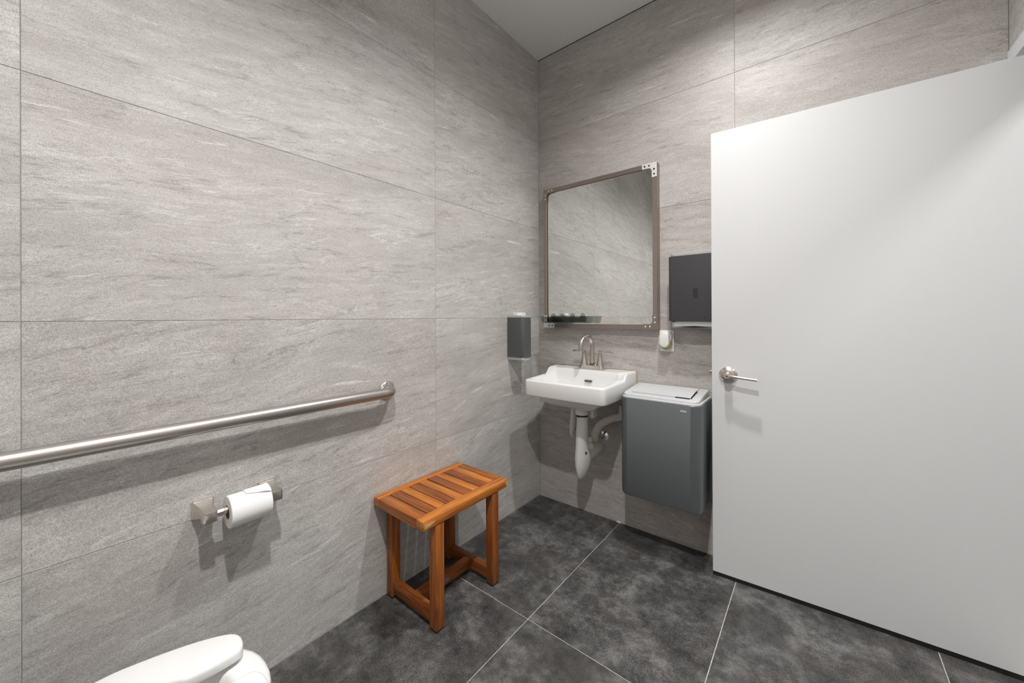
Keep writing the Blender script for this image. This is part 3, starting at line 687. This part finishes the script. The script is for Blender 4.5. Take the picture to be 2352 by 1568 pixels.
# ---------------------------------------------------------------- paper towel dispenser behind the door edge
pd = empty('paper_towel_dispenser', (0.985, 0, 1.13), 'charcoal paper towel dispenser on the back wall, partly behind the door', 'towel dispenser')
vbox('cover', 0.862, 1.108, -0.0975, -0.001, 1.166, 1.492, (0.022, 0.022, 0.001, 0.001), 'dispenser_dark', pd, 0.002)
vbox('top_cap', 0.872, 1.098, -0.090, -0.001, 1.4922, 1.511, (0.018, 0.018, 0.001, 0.001), 'cap_grey', pd, 0.006)
vbox('bottom_tray', 0.874, 1.098, -0.092, -0.001, 1.133, 1.1655, (0.022, 0.022, 0.001, 0.001), 'cap_grey', pd, 0.008)
r = Vector(pd.location); bm = nb()
prism(bm, [(-0.09, 0.008), (0.0, 0.013), (0.09, 0.008), (0.0, 0.004)], 'y', -0.0945, -0.0905); finish('paper_slot', bm, 'dark_void', pd, smooth=0)
for k in range(5):
    bm = nb(); prism(bm, rrect(-0.0105, 0.0105, -0.0016, 0.0016, (0.0014,)*4, 3), 'y', -0.0985, -0.0974); finish('vent_slot', bm, 'dark_void', pd, (0.991-r.x, 0, 1.322-k*0.0095-r.z), smooth=0)
bm = nb(); prism(bm, rrect(-0.0018, 0.0018, -0.004, 0.004, (0.0016,)*4, 3), 'y', -0.0985, -0.0974); finish('keyhole', bm, 'dark_void', pd, (1.032-r.x, 0, 1.184-r.z), (0, 0.3, 0), smooth=0)

# ---------------------------------------------------------------- outlet plate and plug-in air freshener
op = empty('outlet_plate', (0.828, 0, 1.06), 'white wall outlet plate right of the mirror', 'outlet')
r = Vector(op.location); bm = nb(); box(bm, -0.037, 0.037, -0.0065, -0.0005, -0.056, 0.056, 0.002); finish('plate', bm, 'white_plastic', op)
bm = nb(); prism(bm, rrect(-0.017, 0.017, -0.049, -0.008, (0.006,)*4, 4), 'y', -0.0078, -0.0064); finish('receptacle', bm, 'white_plastic', op)
bm = nb(); prism(bm, rrect(-0.017, 0.017, 0.004, 0.048, (0.006,)*4, 4), 'y', -0.0078, -0.0064); finish('receptacle', bm, 'white_plastic', op)
af = empty('air_freshener', (0.829, -0.0085, 1.062), 'white plug-in air freshener with yellow oil in the outlet', 'air freshener')
bm = nb()
def cap(hw, z0, z1, y): return [(x, y, z) for x, z in rrect(-hw, hw, z0, z1, (hw*0.98,)*4, 9)]
loft(bm, [cap(0.031, -0.016, 0.050, 0), cap(0.032, -0.018, 0.051, -0.024), cap(0.030, -0.016, 0.049, -0.032)]); finish('shell', bm, 'white_plastic', af)
bm = nb(); loft(bm, [cap(0.0260, -0.036, 0.046, -0.0322), cap(0.0260, -0.036, 0.046, -0.042), cap(0.022, -0.031, 0.042, -0.051), cap(0.012, -0.020, 0.032, -0.0535)]); finish('front_cap', bm, 'white_plastic', af)
bm = nb(); loft(bm, [cap(0.029, -0.046, 0.014, -0.003), cap(0.0305, -0.047, 0.015, -0.020), cap(0.029, -0.044, 0.012, -0.0318)]); finish('oil_bottle', bm, 'yellow_oil', af)

# ---------------------------------------------------------------- wall-mounted waste bin
BX0, BX1, BYF, BZ0, BZ1 = 0.664, 1.046, -0.252, 0.292, 0.784
bi = empty('waste_bin', (0.855, 0, BZ0), 'tall slate grey wall-mounted waste bin with pale grey lid beside the sink', 'waste bin'); r = Vector(bi.location)
def br(ins, z, rf=0.046): return [(x-r.x, y, z-r.z) for x, y in rrect(BX0+ins, BX1-ins, BYF+ins, -0.004, (rf, rf, 0.012, 0.012), 10)]
bm = nb(); loft(bm, [br(0.012, BZ0+0.001, 0.038), br(0.004, BZ0+0.004, 0.043), br(0.0, BZ0+0.014), br(0.0, BZ1-0.003), br(0.002, BZ1), br(0.008, BZ1)]); finish('body', bm, 'bin_grey', bi)
bm = nb(); loft(bm, [br(0.006, BZ1-0.006, 0.042), br(0.0065, BZ1+0.004, 0.042), br(0.010, BZ1+0.006, 0.038)]); finish('rim', bm, 'light_grey_plastic', bi)
# lid: profile rises from front to back, corners rounded in plan
def lidz(y): 
    q = (y-(BYF+0.020))/(-0.012-(BYF+0.020)); return 0.801+0.024*math.sin(min(1, max(0, q))*PI*0.52)
LP = rrect(BX0+0.013, BX1-0.013, BYF+0.014, -0.010, (0.034, 0.034, 0.012, 0.012), 8)
def lr(ins, dz, base=None):
    cx, cy = (BX0+BX1)/2, (BYF-0.01)/2
    hx, hy = (BX1-BX0)/2-0.013, (-0.010-BYF-0.014)/2
    return [((cx+(x-cx)*(1-ins/hx))-r.x, cy+(y-cy)*(1-ins/hy), (base if base else lidz(y)+dz)-r.z) for x, y in LP]
bm = nb(); V = loft(bm, [lr(0, 0, BZ1+0.005), lr(0, -0.004), lr(0.002, -0.001), lr(0.005, 0)], True, False)
# fill the curved top strip by strip across x
n = len(LP); TV = V[-1]
fc = bmesh.ops.triangle_fill(bm, use_beauty=True, use_dissolve=False, edges=[bm.edges.get((TV[i], TV[(i+1) % n])) for i in range(n)])
lid = finish('lid', bm, 'light_grey_plastic', bi)
def strip(name, x0, x1, y0, y1, dz0, dz1, material, ny=10):
    bm = nb(); ys = [y0+(y1-y0)*k/ny for k in range(ny+1)]
    loft(bm, [[(x0-r.x, y, lidz(y)+dz0-r.z), (x1-r.x, y, lidz(y)+dz0-r.z), (x1-r.x, y, lidz(y)+dz1-r.z), (x0-r.x, y, lidz(y)+dz1-r.z)] for y in ys])
    return finish(name, bm, material, lid)
strip('flap', 0.712, 0.992, -0.202, -0.034, -0.008, 0.0036, 'light_grey_plastic')
strip('gap', 0.992, 0.9955, -0.200, -0.085, -0.006, 0.0012, 'dark_void')
strip('groove', 0.712, 0.925, -0.2065, -0.2022, -0.006, 0.0010, 'cap_grey', 3)
strip('gap', 0.925, 0.990, -0.2075, -0.2022, -0.006, 0.0022, 'red_black', 3)
text_mesh('cintas', 0.0118, 'brand_print', 'print_white', bi, (0.973-r.x, BYF-0.0003, 0.756-r.z), (PI/2, 0, 0))

# ---------------------------------------------------------------- toilet (front end shows at the lower left)
TCX = 0.466
to = empty('toilet', (TCX, -2.1, 0), 'white porcelain toilet with open-front seat at the lower left', 'toilet')
def egg(hw, yf, yb, yc, z, n=48, p=2.25):
    out = []
    for k in range(n):
        a = 2*PI*k/n; c, s_ = math.cos(a), math.sin(a)
        ly = (yf-yc) if s_ > 0 else (yc-yb)
        out.append((hw*abs(c)**(2/p)*(1 if c >= 0 else -1), yc+ly*abs(s_)**(2/p)*(1 if s_ >= 0 else -1)+2.1, z))
    return out
bm = nb()
loft(bm, [egg(0.115, -1.93, -2.36, -2.15, 0.0), egg(0.118, -1.925, -2.36, -2.15, 0.012), egg(0.105, -1.94, -2.36, -2.15, 0.06), egg(0.105, -1.95, -2.36, -2.15, 0.16), egg(0.135, -1.885, -2.35, -2.10, 0.26), egg(0.170, -1.795, -2.32, -2.05, 0.345), egg(0.177, -1.776, -2.30, -2.03, 0.381), egg(0.178, -1.771, -2.30, -2.03, 0.396), egg(0.175, -1.774, -2.297, -2.03, 0.4045), egg(0.167, -1.782, -2.29, -2.03, 0.4090),
          egg(0.130, -1.828, -2.25, -2.03, 0.4080), egg(0.122, -1.838, -2.24, -2.03, 0.403), egg(0.118, -1.843, -2.24, -2.03, 0.385), egg(0.108, -1.868, -2.22, -2.03, 0.33), egg(0.075, -1.93, -2.17, -2.05, 0.24), egg(0.045, -1.99, -2.12, -2.06, 0.20)])
finish('bowl', bm, 'porcelain', to, smooth=60)
bm = nb(); loft(bm, [egg(0.074, -1.932, -2.168, -2.05, 0.238), egg(0.0745, -1.931, -2.169, -2.05, 0.2395)]); finish('bowl_water', bm, 'water', to)
# open-front seat: one closed outline, smoothed, then extruded with rounded edges
def eggpt(hw, yf, yb, yc, a, p=2.6):
    c, s_ = math.cos(a), math.sin(a); ly = (yf-yc) if s_ > 0 else (yc-yb)
    return (hw*abs(c)**(2/p)*(1 if c >= 0 else -1), yc+ly*abs(s_)**(2/p)*(1 if s_ >= 0 else -1)+2.1)
out_r = [p for p in (eggpt(0.187, -1.797, -2.27, -2.03, math.radians(a), 2.2) for a in range(88, -90, -4)) if p[1] < 0.118]
in_r = [p for p in (eggpt(0.088, -1.893, -2.200, -2.03, math.radians(a), 2.2) for a in range(-88, 90, 6)) if p[0] > 0.044 or p[1] < 0]
half = [(0.0365, 0.236), (0.0362, 0.262), (0.0368, 0.280), (0.0420, 0.2915), (0.056, 0.2985), (0.076, 0.3020), (0.098, 0.2995), (0.118, 0.283), (0.142, 0.242), (0.160, 0.198), (0.1735, 0.155)]+out_r
inner = in_r                                    # from the back centre round the right side to the gap
poly = half+[(-x, y) for x, y in reversed(half)]+[(-x, y) for x, y in reversed(inner)]+[(x, y) for x, y in inner]
for _ in range(2):
    poly = [q for i in range(len(poly)) for q in ((poly[i][0]*0.75+poly[(i+1) % len(poly)][0]*0.25, poly[i][1]*0.75+poly[(i+1) % len(poly)][1]*0.25), (poly[i][0]*0.25+poly[(i+1) % len(poly)][0]*0.75, poly[i][1]*0.25+poly[(i+1) % len(poly)][1]*0.75))]
clean = [poly[0]]
for q in poly[1:]:
    if math.hypot(q[0]-clean[-1][0], q[1]-clean[-1][1]) > 0.0022: clean.append(q)
def offs(P, d):
    out = []
    n = len(P)
    for i in range(n):
        x0, y0 = P[i-1]; x1, y1 = P[(i+1) % n]; tx, ty = x1-x0, y1-y0; L_ = math.hypot(tx, ty) or 1
        out.append((P[i][0]+d*SGN*ty/L_, P[i][1]-d*SGN*tx/L_))
    return out
area = sum(clean[i-1][0]*clean[i][1]-clean[i][0]*clean[i-1][1] for i in range(len(clean)))
SGN = -1 if area > 0 else 1
bm = nb(); loft(bm, [[(x+0.006, y, z-0.003) for x, y in offs(clean, i)] for i, z in ((0.004, 0.4205), (0.0008, 0.4225), (0, 0.426), (0, 0.4365), (0.0010, 0.4402), (0.0035, 0.4428), (0.0065, 0.4435))], False, False)
for zc in (0.4175, 0.4405):
    bmesh.ops.triangle_fill(bm, use_beauty=True, use_dissolve=False, edges=[e for e in bm.edges if e.is_boundary and all(abs(vv.co.z-zc) < 1e-5 for vv in e.verts)])
finish('seat', bm, 'seat_plastic', to, smooth=40)
for s_ in (-1, 1):
    bm = nb(); box(bm, s_*0.075-0.018, s_*0.075+0.018, -0.205, -0.160, 0.4095, 0.444, 0.006); finish('seat_hinge', bm, 'seat_plastic', to)
    bm = nb(); box(bm, s_*0.12-0.012, s_*0.12+0.012, 0.10, 0.14, 0.4092, 0.4172, 0.003); finish('seat_bumper', bm, 'white_plastic', to)
bm = nb(); loft(bm, [[(x, y, z) for x, y in rrect(-0.20+i, 0.20-i, -0.437+i*0.3, -0.255-i*0.3, (0.03,)*4, 6)] for i, z in ((0.035, 0.345), (0.02, 0.40), (0.008, 0.55), (0.0, 0.735))]); finish('tank', bm, 'porcelain', to)
bm = nb(); loft(bm, [[(x, y, z) for x, y in rrect(-0.21+i, 0.21-i, -0.443+i*0.3, -0.245-i, (0.03,)*4, 6)] for i, z in ((0.004, 0.7355), (0.0, 0.742), (0.0, 0.765), (0.012, 0.775))]); finish('tank_lid', bm, 'porcelain', to)
bm = nb(); tube(bm, [(-0.14, -0.256, 0.68), (-0.14, -0.232, 0.68), (-0.10, -0.226, 0.676), (-0.06, -0.226, 0.672)], 0.008, 12); finish('flush_lever', bm, 'chrome', to)
bm = nb(); box(bm, -0.10, 0.10, -0.30, -0.19, 0.30, 0.402, 0.02); finish('tank_deck', bm, 'porcelain', to)
